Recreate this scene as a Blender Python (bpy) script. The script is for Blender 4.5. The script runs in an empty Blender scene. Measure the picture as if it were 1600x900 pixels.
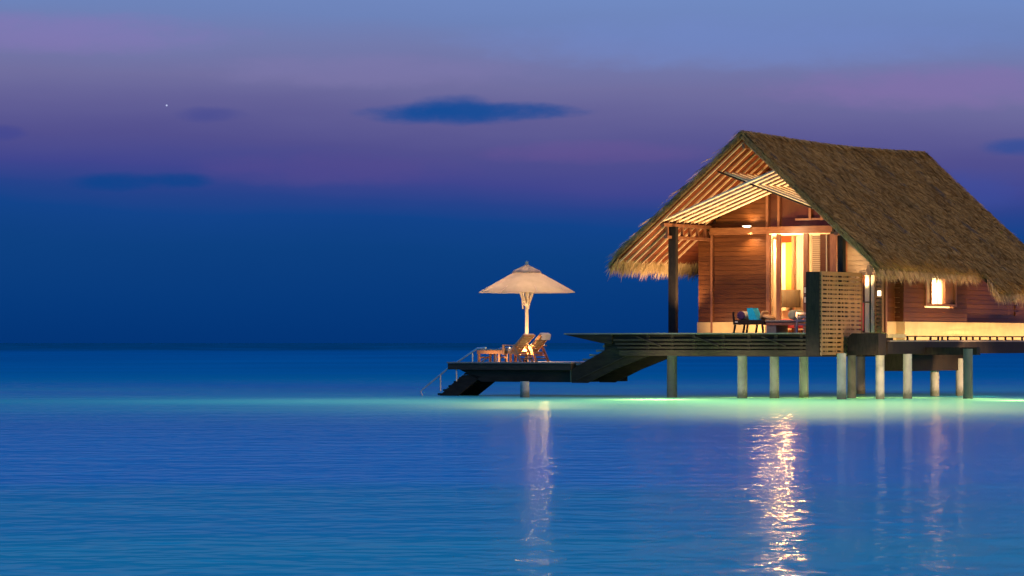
import bpy, math, random
import numpy as np
from mathutils import Vector

random.seed(7)
RNG = np.random.default_rng(7)
S = bpy.context.scene
C = S.collection
PI = math.pi

# ------------------------------------------------------------------ camera
CAM_H = 1.30
F = 5000.0                       # focal length in photo pixels (long lens)
cam_d = bpy.data.cameras.new('camera')
cam = bpy.data.objects.new('camera', cam_d)
C.objects.link(cam)
cam.location = (0, 0, CAM_H)
cam.rotation_euler = (math.radians(90), 0, 0)
cam_d.sensor_width = 36
cam_d.lens = 36 * F / 1600
cam_d.shift_y = 86 / 1600
cam_d.clip_start = 0.5
cam_d.clip_end = 90000
S.camera = cam

# ------------------------------------------------------------------ view, sampling
S.view_settings.view_transform = 'Standard'
S.view_settings.look = 'None'
S.view_settings.gamma = 1
S.view_settings.use_curve_mapping = False
S.view_settings.exposure = 0.0
S.render.engine = 'CYCLES'
S.cycles.use_denoising = True
S.cycles.max_bounces = 8
S.cycles.diffuse_bounces = 3
S.cycles.glossy_bounces = 4
S.cycles.transmission_bounces = 4
S.cycles.sample_clamp_indirect = 6
S.cycles.caustics_reflective = False
S.cycles.caustics_refractive = False

# ------------------------------------------------------------------ node helpers
def lin(r, g, b):
    f = lambda c: (c / 255) / 12.92 if c <= 10.3 else ((c / 255 + .055) / 1.055) ** 2.4
    return (f(r), f(g), f(b), 1)

class NT:
    def __init__(s, tree):
        s.t = tree
        s.t.nodes.clear()
    def n(s, typ, **kw):
        nd = s.t.nodes.new(typ)
        for k, v in kw.items():
            setattr(nd, k, v)
        return nd
    def put(s, sock, v):
        if v is None:
            return
        if isinstance(v, bpy.types.NodeSocket):
            s.t.links.new(v, sock)
        else:
            sock.default_value = v
    def math(s, op, a, b=None, c=None, clamp=False):
        nd = s.n('ShaderNodeMath', operation=op, use_clamp=clamp)
        s.put(nd.inputs[0], a); s.put(nd.inputs[1], b); s.put(nd.inputs[2], c)
        return nd.outputs[0]
    def rng(s, v, a, b, c=0.0, d=1.0, smooth=True):
        nd = s.n('ShaderNodeMapRange', interpolation_type='SMOOTHSTEP' if smooth else 'LINEAR')
        for i, x in enumerate((v, a, b, c, d)):
            s.put(nd.inputs[i], x)
        return nd.outputs[0]
    def mix(s, f, a, b, blend='MIX'):
        nd = s.n('ShaderNodeMix', data_type='RGBA', blend_type=blend)
        s.put(nd.inputs[0], f); s.put(nd.inputs[6], a); s.put(nd.inputs[7], b)
        return nd.outputs[2]
    def noise(s, vec, scale, detail=3.0, rough=.55):
        nd = s.n('ShaderNodeTexNoise')
        s.put(nd.inputs['Vector'], vec); nd.inputs['Scale'].default_value = scale
        nd.inputs['Detail'].default_value = detail; nd.inputs['Roughness'].default_value = rough
        return nd.outputs[0]
    def mapping(s, vec, scale=(1, 1, 1), loc=(0, 0, 0)):
        nd = s.n('ShaderNodeMapping')
        s.put(nd.inputs[0], vec); nd.inputs[1].default_value = loc; nd.inputs[3].default_value = scale
        return nd.outputs[0]
    def ramp(s, f, stops, interp='LINEAR'):
        nd = s.n('ShaderNodeValToRGB')
        cr = nd.color_ramp; cr.interpolation = interp
        while len(cr.elements) < len(stops):
            cr.elements.new(.5)
        for e, (p, c) in zip(cr.elements, sorted(stops, key=lambda q: q[0])):
            e.position = p; e.color = c
        s.put(nd.inputs[0], f)
        return nd.outputs[0]

# ------------------------------------------------------------------ sky (dusk)
SUN_EL, SUN_AZ = math.radians(15), math.radians(132)      # last glow comes from behind the camera, on the right
W = bpy.data.worlds.new('World')
S.world = W
W.use_nodes = True
N = NT(W.node_tree)
tc = N.n('ShaderNodeTexCoord').outputs['Generated']
sep = N.n('ShaderNodeSeparateXYZ'); N.put(sep.inputs[0], tc)
dx, dy, dz = sep.outputs
el0 = N.math('DEGREES' if False else 'ARCSINE', dz)                     # elevation, radians
az = N.math('ARCTAN2', dx, dy)                       # azimuth from the viewing axis
elp = N.math('MULTIPLY', el0, 5000.0)                # 1 unit = 0.0002 rad
azp = N.math('MULTIPLY', az, 5000.0)
cv = N.n('ShaderNodeCombineXYZ'); N.put(cv.inputs[0], N.math('MULTIPLY', azp, .0011)); N.put(cv.inputs[1], N.math('MULTIPLY', elp, .006))
n1 = N.noise(cv.outputs[0], 1.0, 4, .5)
cv2 = N.n('ShaderNodeCombineXYZ'); N.put(cv2.inputs[0], N.math('MULTIPLY', azp, .012)); N.put(cv2.inputs[1], N.math('MULTIPLY', elp, .03))
n2 = N.noise(cv2.outputs[0], 1.0, 6, .62)
warp = N.math('MULTIPLY', N.math('SUBTRACT', n1, .5), 90.0)
tilt = N.math('MULTIPLY', N.math('MINIMUM', N.math('MAXIMUM', azp, -900), 900), -.036)
tilt = N.math('MULTIPLY', tilt, N.rng(elp, 40, 220))
e = N.math('ADD', N.math('ADD', elp, N.math('MULTIPLY', warp, N.rng(elp, 20, 160))), N.math('MULTIPLY', tilt, -1))
fac = N.math('DIVIDE', e, 640.0, clamp=True)
stops = [(0, (0, 52, 118)), (60, (0, 57, 124)), (140, (2, 63, 130)), (185, (8, 66, 138)), (215, (34, 66, 140)), (250, (62, 69, 143)),
         (300, (80, 79, 143)), (350, (97, 95, 151)), (400, (111, 110, 160)), (450, (113, 121, 172)), (495, (108, 130, 185)), (545, (111, 137, 194)), (640, (100, 138, 202))]
col = N.ramp(fac, [(p / 640, lin(*c)) for p, c in stops], 'LINEAR')
def sky_blob(col, uc, vc, ru, rv, c, amount, wob=2.0):
    a = N.math('DIVIDE', N.math('SUBTRACT', azp, uc - 800), ru)
    b = N.math('DIVIDE', N.math('SUBTRACT', elp, 536 - vc), rv)
    r = N.math('ADD', N.math('MULTIPLY', a, a), N.math('MULTIPLY', b, b))
    r = N.math('ADD', r, N.math('MULTIPLY', N.math('SUBTRACT', n2, .5), wob))
    f = N.rng(r, 1.6, -.1, 0.0, amount)
    return N.mix(f, col, lin(*c))
for args in ((90, 58, 260, 30, (134, 118, 182), .55), (930, 238, 170, 18, (112, 86, 152), .32), (1480, 140, 260, 34, (134, 112, 172), .55),
             (580, 112, 260, 26, (126, 120, 172), .5), (1150, 70, 400, 40, (112, 134, 196), .6), (520, 265, 200, 26, (84, 74, 142), .5),
             (700, 178, 128, 17, (0, 74, 150), .92, 1.9), (705, 168, 60, 18, (0, 74, 150), .7, 1.9), (800, 174, 105, 13, (22, 76, 150), .85, 2.2),
             (185, 286, 74, 14, (6, 66, 140), 1.0), (275, 284, 54, 13, (6, 66, 140), 1.0), (330, 181, 52, 12, (66, 74, 146), .65),
             (2, 212, 40, 12, (62, 70, 146), .7), (1585, 234, 56, 14, (40, 76, 152), .75), (1500, 300, 110, 30, (58, 78, 158), .5)):
    col = sky_blob(col, *args)
# one evening star, low over the sea
sa = N.math('SUBTRACT', azp, 262.5 - 800); sb = N.math('SUBTRACT', elp, 536 - 167.5)
sr = N.math('ADD', N.math('MULTIPLY', sa, sa), N.math('MULTIPLY', sb, sb))
col = N.mix(N.rng(sr, 3.2, .4), col, (.55, .6, .9, 1))
# higher sky: deepening blue towards the zenith
col = N.mix(N.rng(elp, 570, 1100), col, lin(28, 118, 222))
col = N.mix(N.rng(elp, 1700, 6500), col, lin(74, 146, 245))
bg = N.n('ShaderNodeBackground'); N.put(bg.inputs[0], col); bg.inputs[1].default_value = 1.0
nis = N.n('ShaderNodeTexSky', sky_type='NISHITA')
nis.sun_disc = False; nis.sun_elevation = math.radians(1.0); nis.sun_rotation = SUN_AZ
bg2 = N.n('ShaderNodeBackground'); N.put(bg2.inputs[0], nis.outputs[0]); bg2.inputs[1].default_value = .003
add = N.n('ShaderNodeAddShader'); N.put(add.inputs[0], bg.outputs[0]); N.put(add.inputs[1], bg2.outputs[0])
out = N.n('ShaderNodeOutputWorld'); N.put(out.inputs[0], add.outputs[0])

# the last warm afterglow (dusk: far below daylight strength)
sd = bpy.data.lights.new('afterglow', 'SUN')
sd.energy = 1.5; sd.angle = math.radians(14); sd.color = (1.0, .62, .25)
so = bpy.data.objects.new('afterglow', sd); C.objects.link(so)
dirv = Vector((math.sin(SUN_AZ) * math.cos(SUN_EL), math.cos(SUN_AZ) * math.cos(SUN_EL), math.sin(SUN_EL)))
so.rotation_euler = dirv.to_track_quat('Z', 'Y').to_euler()

# ------------------------------------------------------------------ materials
def mat(name, c1, c2=None, rough=.6, scale=4.0, stretch=(1, 1, 1), bump=0.0, island=0.0, metal=0.0, translucent=0.0, emit=None, spec=.5, dirt=None, tide=None):
    m = bpy.data.materials.new(name); m.use_nodes = True
    T = NT(m.node_tree)
    co = T.n('ShaderNodeTexCoord').outputs['Object']
    v = T.mapping(co, stretch)
    nz = T.noise(v, scale, 5, .6)
    c2 = c2 or tuple(x * .65 for x in c1)
    f = T.rng(nz, .3, .7)
    if island:
        g = T.n('ShaderNodeNewGeometry').outputs['Random Per Island']
        f = T.math('ADD', T.math('MULTIPLY', f, 1 - island), T.math('MULTIPLY', g, island))
    col = T.mix(f, (*c2, 1), (*c1, 1))
    if dirt:
        dn = T.noise(co, dirt[1], 4, .65)
        col = T.mix(T.rng(dn, .48, .75, 0, dirt[2]), col, (*dirt[0], 1))
    if tide:                                        # weed and salt stain left by the water
        zs = T.n('ShaderNodeSeparateXYZ'); T.put(zs.inputs[0], co)
        zn = T.math('ADD', zs.outputs[2], T.math('MULTIPLY', T.math('SUBTRACT', T.noise(co, 7, 4, .7), .5), .32))
        col = T.mix(T.rng(zn, .06, .24, .85, 0), col, (*tide, 1))
    p = T.n('ShaderNodeBsdfPrincipled')
    T.put(p.inputs['Base Color'], col)
    T.put(p.inputs['Roughness'], T.rng(nz, .2, .8, max(.03, rough - .1), min(1, rough + .1)))
    p.inputs['Metallic'].default_value = metal
    p.inputs['Specular IOR Level'].default_value = spec
    if emit:
        p.inputs['Emission Color'].default_value = (*emit[0], 1)
        p.inputs['Emission Strength'].default_value = emit[1]
    if bump:
        b = T.n('ShaderNodeBump'); b.inputs['Strength'].default_value = bump; b.inputs['Distance'].default_value = .02
        T.put(b.inputs['Height'], nz); T.put(p.inputs['Normal'], b.outputs[0])
    sh = p.outputs[0]
    if translucent:
        tr = T.n('ShaderNodeBsdfTranslucent'); T.put(tr.inputs[0], col)
        mx = T.n('ShaderNodeMixShader'); mx.inputs[0].default_value = translucent
        T.put(mx.inputs[1], sh); T.put(mx.inputs[2], tr.outputs[0]); sh = mx.outputs[0]
    o = T.n('ShaderNodeOutputMaterial'); T.put(o.inputs[0], sh)
    return m

M = dict(
    thatch=mat('thatch', (.64, .38, .10), (.18, .10, .028), .9, 1.6, (1, 1, 1), 0, .62, spec=.12, dirt=((.07, .045, .018), .8, .55)),
    straw=mat('lamplit straw', (.66, .45, .22), (.24, .15, .06), .9, 2.2, (1, 1, 1), 0, .62, spec=.12),  # paler copy of the thatch: lamplight on the eaves put into the colour
    thatch_bed=mat('thatch bed', (.13, .083, .034), (.04, .026, .012), .95, 9, (3, 1, 1), .8, spec=.1),
    wall=mat('wall boards', (.14, .044, .009), (.07, .021, .005), .45, 3, (1, 1, 9), .12, .45, spec=.3),
    wall_pale=mat('pale boards', (.42, .29, .17), (.33, .22, .125), .5, 3, (1, 1, 9), .1, .4),
    ceiling=mat('ceiling boards', (.14, .034, .010), (.075, .017, .005), .7, 3, (1, 1, 6), .1, .4, spec=.06),
    rafter=mat('rafter wood', (.64, .41, .21), (.5, .30, .14), .5, 4, (1, 1, 1), .1),
    truss=mat('truss wood', (.80, .60, .38), (.68, .48, .28), .5, 4, (1, 1, 1), .1),
    beam=mat('beam wood', (.25, .095, .03), (.17, .06, .02), .4, 5, (1, 1, 5), .1),
    frame=mat('frame wood', (.29, .115, .048), (.2, .075, .032), .4, 5, (6, 6, 1), .1),
    darkwood=mat('dark wood', (.075, .05, .03), (.036, .024, .015), .7, 5, (1, 1, 6), .25, .3, spec=.1),
    black=mat('black wood', (.034, .024, .018), (.018, .013, .010), .6, 5, (5, 5, 1), .15, spec=.1),  # black timber; also stands in for shaded faces elsewhere
    deck=mat('deck boards', (.30, .23, .17), (.18, .14, .10), .65, 4, (1, 8, 1), .2, .5),
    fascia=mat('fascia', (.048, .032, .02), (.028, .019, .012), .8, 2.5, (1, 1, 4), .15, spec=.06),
    lattice=mat('screen slats', (.30, .155, .055), (.20, .10, .034), .6, 5, (1, 1, 5), .15, .35),
    plaster=mat('ochre plaster', (.66, .46, .20), (.57, .38, .16), .8, 2.2, (1, 1, 1), .08, dirt=((.36, .24, .11), 1.6, .45)),
    concrete=mat('concrete', (.46, .43, .37), (.34, .32, .28), .8, 3, (1, 1, .6), .25, dirt=((.14, .15, .13), 2.2, .7), tide=(.09, .10, .06)),
    darkconcrete=mat('dark concrete', (.13, .125, .11), (.08, .078, .07), .8, 3, (1, 1, .6), .25, dirt=((.05, .05, .045), 2.2, .7)),  # darker concrete tone for some of the piles
    dullconcrete=mat('weathered concrete', (.46, .42, .36), (.30, .28, .24), .8, 3, (1, 1, .6), .25, dirt=((.14, .13, .11), 2.2, .7), tide=(.08, .085, .05)),
    cream=mat('cream wall', (.74, .60, .42), (.68, .54, .36), .8, 2, (1, 1, 1), .03),
    curtain=mat('curtain cloth', (.78, .68, .52), (.70, .58, .42), .85, 6, (8, 8, .6), .1, translucent=.5),
    yellow=mat('lamp glow yellow', (.9, .27, .03), (.84, .21, .02), .8, 3, (1, 1, .5), .05),  # lamp glow put into the colour of the inner panel
    glass=mat('dark glass', (.10, .03, .015), (.06, .018, .01), .08, 2, (1, 1, 1), 0),
    steel=mat('rail steel', (.52, .51, .49), (.36, .36, .35), .38, 9, (1, 1, 1), .05, metal=.4),
    teak=mat('teak', (.52, .24, .085), (.36, .15, .05), .45, 6, (6, 1, 1), .15, .2),
    cushion=mat('khaki cushion', (.60, .48, .30), (.48, .37, .22), .9, 14, (1, 1, 1), .25),
    towel=mat('white towel', (.76, .66, .50), (.66, .56, .42), .95, 22, (1, 1, 1), .4),
    canvas=mat('canvas', (.64, .49, .31), (.58, .44, .27), .85, 5, (1, 1, 1), .1, translucent=.5),
    polewood=mat('pole wood', (.78, .60, .38), (.66, .48, .28), .45, 5, (4, 4, 1), .1),
    purple=mat('purple cloth', (.06, .02, .09), (.035, .012, .06), .85, 10, (1, 1, 1), .2),
    ivory=mat('ivory cloth', (.80, .70, .48), (.72, .6, .4), .85, 10, (1, 1, 1), .2),
    blue=mat('turquoise towel', (.0, .42, .66), (.0, .34, .56), .95, 26, (1, 1, 1), .5),
    tan=mat('tan cloth', (.50, .29, .13), (.40, .22, .095), .85, 10, (1, 1, 1), .2),
    greytop=mat('grey mattress', (.17, .155, .14), (.12, .11, .10), .7, 8, (1, 1, 1), .15),
    sage=mat('sage cloth', (.42, .40, .24), (.34, .32, .18), .85, 10, (1, 1, 1), .2),
    red=mat('red cloth', (.62, .07, .07), (.48, .045, .05), .8, 8, (1, 1, 1), .15),
    shade=mat('lamp shade cloth', (.065, .042, .018), (.045, .028, .012), .85, 18, (1, 1, .2), .1, translucent=.1),
    palewood=mat('pale chair wood', (.62, .42, .30), (.48, .30, .2), .45, 6, (1, 1, 5), .1),
    lens=mat('lamp lens', (.9, .8, .6), None, .3, 3, emit=((1, .78, .48), 5)),
    lenssoft=mat('lamp glass', (.9, .8, .6), None, .3, 3, emit=((1, .8, .5), 4)),
    metal=mat('dark metal', (.09, .08, .07), (.06, .055, .05), .4, 8, metal=.7),
    floor=mat('room floor', (.30, .16, .08), (.22, .11, .055), .4, 4, (1, 6, 1), .1, .4),
    picture=mat('pale frame', (.72, .66, .56), (.62, .56, .46), .5, 6),
)

# ------------------------------------------------------------------ water
def water_material():
    m = bpy.data.materials.new('lagoon water'); m.use_nodes = True
    T = NT(m.node_tree)
    co = T.n('ShaderNodeTexCoord').outputs['Object']
    sp = T.n('ShaderNodeSeparateXYZ'); T.put(sp.inputs[0], co)
    x, y, _ = sp.outputs
    # sea floor: pale sand shows turquoise, reef and deep water go navy; long soft patches
    big = T.noise(T.mapping(co, (.035, .055, 1), (3, 1.7, 0)), 1.0, 4, .55)
    mid = T.noise(T.mapping(co, (.12, .30, 1)), 1.0, 3, .5)
    yv = T.math('ADD', y, T.math('MULTIPLY', T.math('SUBTRACT', mid, .5), 5.0))
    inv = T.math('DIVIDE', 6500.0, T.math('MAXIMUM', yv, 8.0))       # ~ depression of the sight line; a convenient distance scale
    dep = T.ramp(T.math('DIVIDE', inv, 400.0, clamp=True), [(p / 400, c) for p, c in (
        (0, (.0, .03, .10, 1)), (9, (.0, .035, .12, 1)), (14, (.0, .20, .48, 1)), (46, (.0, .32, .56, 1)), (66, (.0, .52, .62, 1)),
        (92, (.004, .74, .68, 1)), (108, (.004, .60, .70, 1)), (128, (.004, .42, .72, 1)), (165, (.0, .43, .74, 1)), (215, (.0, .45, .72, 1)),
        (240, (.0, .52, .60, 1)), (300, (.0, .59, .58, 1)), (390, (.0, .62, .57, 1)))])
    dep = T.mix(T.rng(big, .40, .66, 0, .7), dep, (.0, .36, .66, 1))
    far = T.rng(y, 160, 420)
    # ripples
    r1 = T.noise(T.mapping(co, (1.3, 1.5, 1)), 1.0, 1, .5)
    r2 = T.noise(T.mapping(co, (3.8, 3.6, 1), (4, 2, 0)), 1.0, 1, .45)
    r3 = T.noise(T.mapping(co, (.28, .6, 1), (1, 9, 0)), 1.0, 2, .5)
    h = T.math('ADD', T.math('ADD', T.math('MULTIPLY', r1, .034), T.math('MULTIPLY', r2, .020)), T.math('MULTIPLY', r3, .05))
    h = T.math('MULTIPLY', h, T.rng(y, 50, 150, 1.0, .06))
    b = T.n('ShaderNodeBump'); b.inputs['Strength'].default_value = 1.0; b.inputs['Distance'].default_value = 1.0
    b.inputs['Filter Width'].default_value = .1
    T.put(b.inputs['Height'], h)
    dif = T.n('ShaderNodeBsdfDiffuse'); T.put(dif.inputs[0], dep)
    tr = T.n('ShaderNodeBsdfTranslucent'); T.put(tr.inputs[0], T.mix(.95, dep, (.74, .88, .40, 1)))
    body = T.n('ShaderNodeMixShader'); body.inputs[0].default_value = .35
    T.put(body.inputs[1], dif.outputs[0]); T.put(body.inputs[2], tr.outputs[0])
    gl = T.n('ShaderNodeBsdfGlossy'); gl.inputs[0].default_value = (1.0, .88, .56, 1)
    T.put(gl.inputs['Roughness'], T.math('ADD', T.rng(y, 18, 66, .012, .055), T.rng(y, 75, 140, 0, -.04)))
    T.put(gl.inputs['Normal'], b.outputs[0])
    # a long exposure: part crisp ripple glints, part the silky average of many waves
    gs = T.n('ShaderNodeBsdfGlossy'); gs.inputs[0].default_value = (1.0, .88, .56, 1)
    T.put(gs.inputs['Roughness'], T.math('ADD', T.rng(y, 18, 66, .15, .12), T.rng(y, 75, 140, 0, -.105)))
    T.put(gs.inputs['Normal'], b.outputs[0])
    gm = T.n('ShaderNodeMixShader'); gm.inputs[0].default_value = .58
    T.put(gm.inputs[1], gl.outputs[0]); T.put(gm.inputs[2], gs.outputs[0]); gl = gm
    fr = T.n('ShaderNodeFresnel'); fr.inputs[0].default_value = 1.33
    f = T.math('MULTIPLY', fr.outputs[0], T.rng(y, 16, 38, .28, .37))          # a wavy sea tilts towards the eye: less mirror than a flat sheet
    mx = T.n('ShaderNodeMixShader'); T.put(mx.inputs[0], f)
    T.put(mx.inputs[1], body.outputs[0]); T.put(mx.inputs[2], gl.outputs[0])
    o = T.n('ShaderNodeOutputMaterial'); T.put(o.inputs[0], mx.outputs[0])
    return m

me = bpy.data.meshes.new('water')
ys = [-60, 0, 20, 40, 60, 80, 110, 160, 260, 500, 1200, 4000, 14000, 60000]
V, Fc = [], []
for yy in ys:
    w = max(120, yy * .6)
    V += [(-w, yy, 0), (0, yy, 0), (w, yy, 0)]
for i in range(len(ys) - 1):
    for j in range(2):
        q = i * 3 + j
        Fc.append((q, q + 1, q + 4, q + 3))
me.from_pydata(V, [], Fc); me.update()
me.materials.append(water_material())
wo = bpy.data.objects.new('water', me); C.objects.link(wo); wo['kind'] = 'structure'

# ------------------------------------------------------------------ house frame
TH = math.radians(-32.6)
cth, sth = math.cos(-TH), math.sin(-TH)          # .842, .539
OX, OY = 5.4, 75.0                               # plan position of the front ridge end
def P(g, a, z=0):                                # house frame (across the gable, along the ridge, up) -> world
    return Vector((OX + cth * g + sth * a, OY - sth * g + cth * a, z))
def zat(v, g, a):
    return CAM_H + (536 - v) * (OY - sth * g + cth * a) / F
def ga(u, a):                                    # where a sight line meets the plane at depth a
    k = (u - 800) / F
    return (75 * k + k * cth * a - OX - sth * a) / (cth + k * sth)
def ag(u, g):                                    # where it meets the plane at offset g
    k = (u - 800) / F
    return (75 * k - OX - g * (cth + k * sth)) / (sth - k * cth)

# ------------------------------------------------------------------ mesh builder
class MB:
    def __init__(s):
        s.v, s.f, s.sm = [], [], []
    def add(s, vs, fs, smooth=False):
        o = len(s.v)
        s.v += [tuple(p) for p in vs]
        s.f += [tuple(i + o for i in f) for f in fs]
        s.sm += [smooth] * len(fs)
        return s
    def box(s, x0, x1, y0, y1, z0, z1):
        x0, x1 = min(x0, x1), max(x0, x1); y0, y1 = min(y0, y1), max(y0, y1); z0, z1 = min(z0, z1), max(z0, z1)
        return s.add([(x0, y0, z0), (x1, y0, z0), (x1, y1, z0), (x0, y1, z0), (x0, y0, z1), (x1, y0, z1), (x1, y1, z1), (x0, y1, z1)],
                     [(0, 3, 2, 1), (4, 5, 6, 7), (0, 1, 5, 4), (1, 2, 6, 5), (2, 3, 7, 6), (3, 0, 4, 7)])
    def rbox(s, x0, x1, y0, y1, z0, z1, r=.02):     # softened box: bevelled by inset rings
        x0, x1 = min(x0, x1), max(x0, x1); y0, y1 = min(y0, y1), max(y0, y1)
        rings = [(z0, r), (z0 + r * .3, r * .3), (z0 + r, 0), (z1 - r, 0), (z1 - r * .3, r * .3), (z1, r)]
        vs, fs = [], []
        for z, i in rings:
            c = r * .9 + i
            vs += [(x0 + c, y0 + i, z), (x1 - c, y0 + i, z), (x1 - i, y0 + c, z), (x1 - i, y1 - c, z), (x1 - c, y1 - i, z), (x0 + c, y1 - i, z), (x0 + i, y1 - c, z), (x0 + i, y0 + c, z)]
        n = 8
        for k in range(len(rings) - 1):
            for j in range(n):
                fs.append((k * n + j, k * n + (j + 1) % n, (k + 1) * n + (j + 1) % n, (k + 1) * n + j))
        fs.append(tuple(range(n))[::-1]); fs.append(tuple((len(rings) - 1) * n + j for j in range(n)))
        return s.add(vs, fs, True)
    def tube(s, p0, p1, r0, r1=None, n=10, smooth=True):
        r1 = r0 if r1 is None else r1
        p0, p1 = Vector(p0), Vector(p1)
        d = (p1 - p0).normalized()
        up = Vector((0, 0, 1)) if abs(d.z) < .95 else Vector((1, 0, 0))
        a = d.cross(up).normalized(); b = d.cross(a)
        vs = []
        for p, r in ((p0, r0), (p1, r1)):
            vs += [p + (a * math.cos(t) + b * math.sin(t)) * r for t in (2 * PI * i / n for i in range(n))]
        fs = [(i, (i + 1) % n, n + (i + 1) % n, n + i) for i in range(n)]
        s.add(vs, fs, smooth)
        return s.add(vs, [tuple(range(n))[::-1], tuple(range(n, 2 * n))], False)
    def bar(s, p0, p1, w, h):                       # rectangular bar, h measured upward
        p0, p1 = Vector(p0), Vector(p1)
        d = (p1 - p0).normalized()
        up = Vector((0, 0, 1)) if abs(d.z) < .95 else Vector((1, 0, 0))
        a = d.cross(up).normalized() * w / 2; b = a.cross(d).normalized() * h / 2
        vs = [p + i * a + j * b for p in (p0, p1) for i, j in ((-1, -1), (1, -1), (1, 1), (-1, 1))]
        return s.add(vs, [(3, 2, 1, 0), (4, 5, 6, 7), (0, 1, 5, 4), (1, 2, 6, 5), (2, 3, 7, 6), (3, 0, 4, 7)])
    def prism(s, pts, axis, t0, t1):                # polygon in the two other axes, extruded along axis
        def pt(p, t):
            return {'x': (t, p[0], p[1]), 'y': (p[0], t, p[1]), 'z': (p[0], p[1], t)}[axis]
        n = len(pts)
        vs = [pt(p, t0) for p in pts] + [pt(p, t1) for p in pts]
        fs = [tuple(range(n))[::-1], tuple(range(n, 2 * n))] + [(i, (i + 1) % n, n + (i + 1) % n, n + i) for i in range(n)]
        return s.add(vs, fs)
    def lathe(s, prof, c, n=16, smooth=True, axis='z'):
        vs, fs = [], []
        for r, h in prof:
            for i in range(n):
                t = 2 * PI * i / n
                q = (r * math.cos(t), r * math.sin(t), h)
                if axis == 'y': q = (q[0], q[2], q[1])
                if axis == 'x': q = (q[2], q[0], q[1])
                vs.append((c[0] + q[0], c[1] + q[1], c[2] + q[2]))
        for k in range(len(prof) - 1):
            for i in range(n):
                fs.append((k * n + i, k * n + (i + 1) % n, (k + 1) * n + (i + 1) % n, (k + 1) * n + i))
        s.add(vs, fs, smooth)
        return s.add(vs, [tuple(range(n))[::-1], tuple(range((len(prof) - 1) * n, len(prof) * n))], False)
    def build(s, name, material, parent, org=None):
        me = bpy.data.meshes.new(name)
        o = org if org is not None else (parent_org(parent) if parent else (0, 0, 0))
        me.from_pydata([(x - o[0], y - o[1], z - o[2]) for x, y, z in s.v], [], s.f)
        me.polygons.foreach_set('use_smooth', s.sm)
        me.update()
        me.materials.append(material)
        ob = bpy.data.objects.new(name, me); C.objects.link(ob)
        if parent:
            ob.parent = parent
            ORG[ob.name] = o
        return ob

ORG = {}
def parent_org(p):
    return ORG[p.name]
def thing(name, label, cat, org, group=None, rot=0.0):       # Empty at the thing's base, turned with the house
    o = bpy.data.objects.new(name, None); C.objects.link(o)
    o.empty_display_size = .2
    o.location = P(*org); o.rotation_euler = (0, 0, TH + rot)
    o['label'] = label; o['category'] = cat
    if group: o['group'] = group
    ORG[o.name] = org
    return o
def children(o):
    return [c for c in bpy.data.objects if c.parent == o]
def dup(root, org, label, group=None):
    kids = children(root)
    r = root.copy(); C.objects.link(r); r.location = P(*org); r['label'] = label
    if group: r['group'] = group
    ORG[r.name] = org
    for ch in kids:
        gk = children(ch)
        c = ch.copy(); C.objects.link(c); c.parent = r; ORG[c.name] = org
        for q in gk:
            d = q.copy(); C.objects.link(d); d.parent = c; ORG[d.name] = org
    return r
def light(name, parent, pos, energy, color=(1, .70, .38), kind='POINT', target=None, size=80, blend=.6, radius=.05):
    ld = bpy.data.lights.new(name, kind); ld.energy = energy; ld.color = color
    ld.shadow_soft_size = radius
    lo = bpy.data.objects.new(name, ld); C.objects.link(lo)
    o = ORG[parent.name]
    lo.parent = parent
    lo.location = (pos[0] - o[0], pos[1] - o[1], pos[2] - o[2])
    if kind == 'SPOT':
        ld.spot_size = math.radians(size); ld.spot_blend = blend
        d = Vector(target) - Vector(pos)
        lo.rotation_euler = (-d).to_track_quat('Z', 'Y').to_euler()
    return lo

WARM = (1, .66, .34)
ZD = 1.54                                        # deck level
# ================================================================== THE VILLA
villa = thing('thatched_villa', 'timber water villa with a steep thatched gable roof, lit warm inside', 'villa', (0, 0, ZD))
RZ, LS, RS = 6.265, 2.915 / 3.58, 3.095 / 3.52   # ridge height, left and right roof slopes
GL, GR, LEN = -3.58, 3.52, 9.9
A2, AB = 5.44, 9.9                               # where the longer skirt of thatch begins / ends
def zt(g):
    return RZ + g * LS if g < 0 else RZ - g * RS
AW = 2.5                                         # plane of the gable wall
WL, WR = -2.6, 2.5

# --- thatch bed: two thick slopes with an uneven surface
def slope_bed(sign):
    mb = MB()
    nu, nv = 26, 64
    top, bot = [], []
    for j in range(nv + 1):
        a = -.06 + (LEN + .12) * j / nv
        for i in range(nu + 1):
            t = i / nu
            gmax = GL if sign < 0 else (GR + (.52 if a > A2 else 0))
            g = gmax * t
            sag = -.09 * math.sin(PI * (a / LEN)) - .03 * math.sin(PI * t)
            wob = .022 * math.sin(3.1 * a + 5 * t) + .018 * math.sin(7.3 * a - 9 * t + 1) + RNG.normal(0, .010)
            droop = -.09 * max(0, (t - .86) / .14) ** 2
            edge = .07 * (1 - max(0, min(1, min(a, LEN - a) / .25)) ** .5)
            base = RZ + (g * LS if sign < 0 else -g * RS)
            z = base + sag + wob + droop - edge
            top.append((g, a, z)); bot.append((g, a, min(z - .05, base - .17 + .5 * droop)))
    n = nu + 1
    fs, fb = [], []
    for j in range(nv):
        for i in range(nu):
            q = j * n + i
            f = (q, q + 1, q + n + 1, q + n)
            fs.append(f if sign > 0 else f[::-1]); fb.append(f[::-1] if sign > 0 else f)
    o = len(top)
    mb.add(top + bot, fs + [tuple(i + o for i in f) for f in fb], True)
    rim = [i for i in range(n)] + [j * n + nu for j in range(1, nv + 1)] + [nv * n + i for i in range(nu - 1, -1, -1)] + [j * n for j in range(nv - 1, 0, -1)]
    mb.add(top + bot, [(rim[k], rim[(k + 1) % len(rim)], rim[(k + 1) % len(rim)] + o, rim[k] + o) for k in range(len(rim))])
    return mb
bedL = slope_bed(-1); bedR = slope_bed(1)
bedL.add(bedR.v, bedR.f, True)
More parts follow.
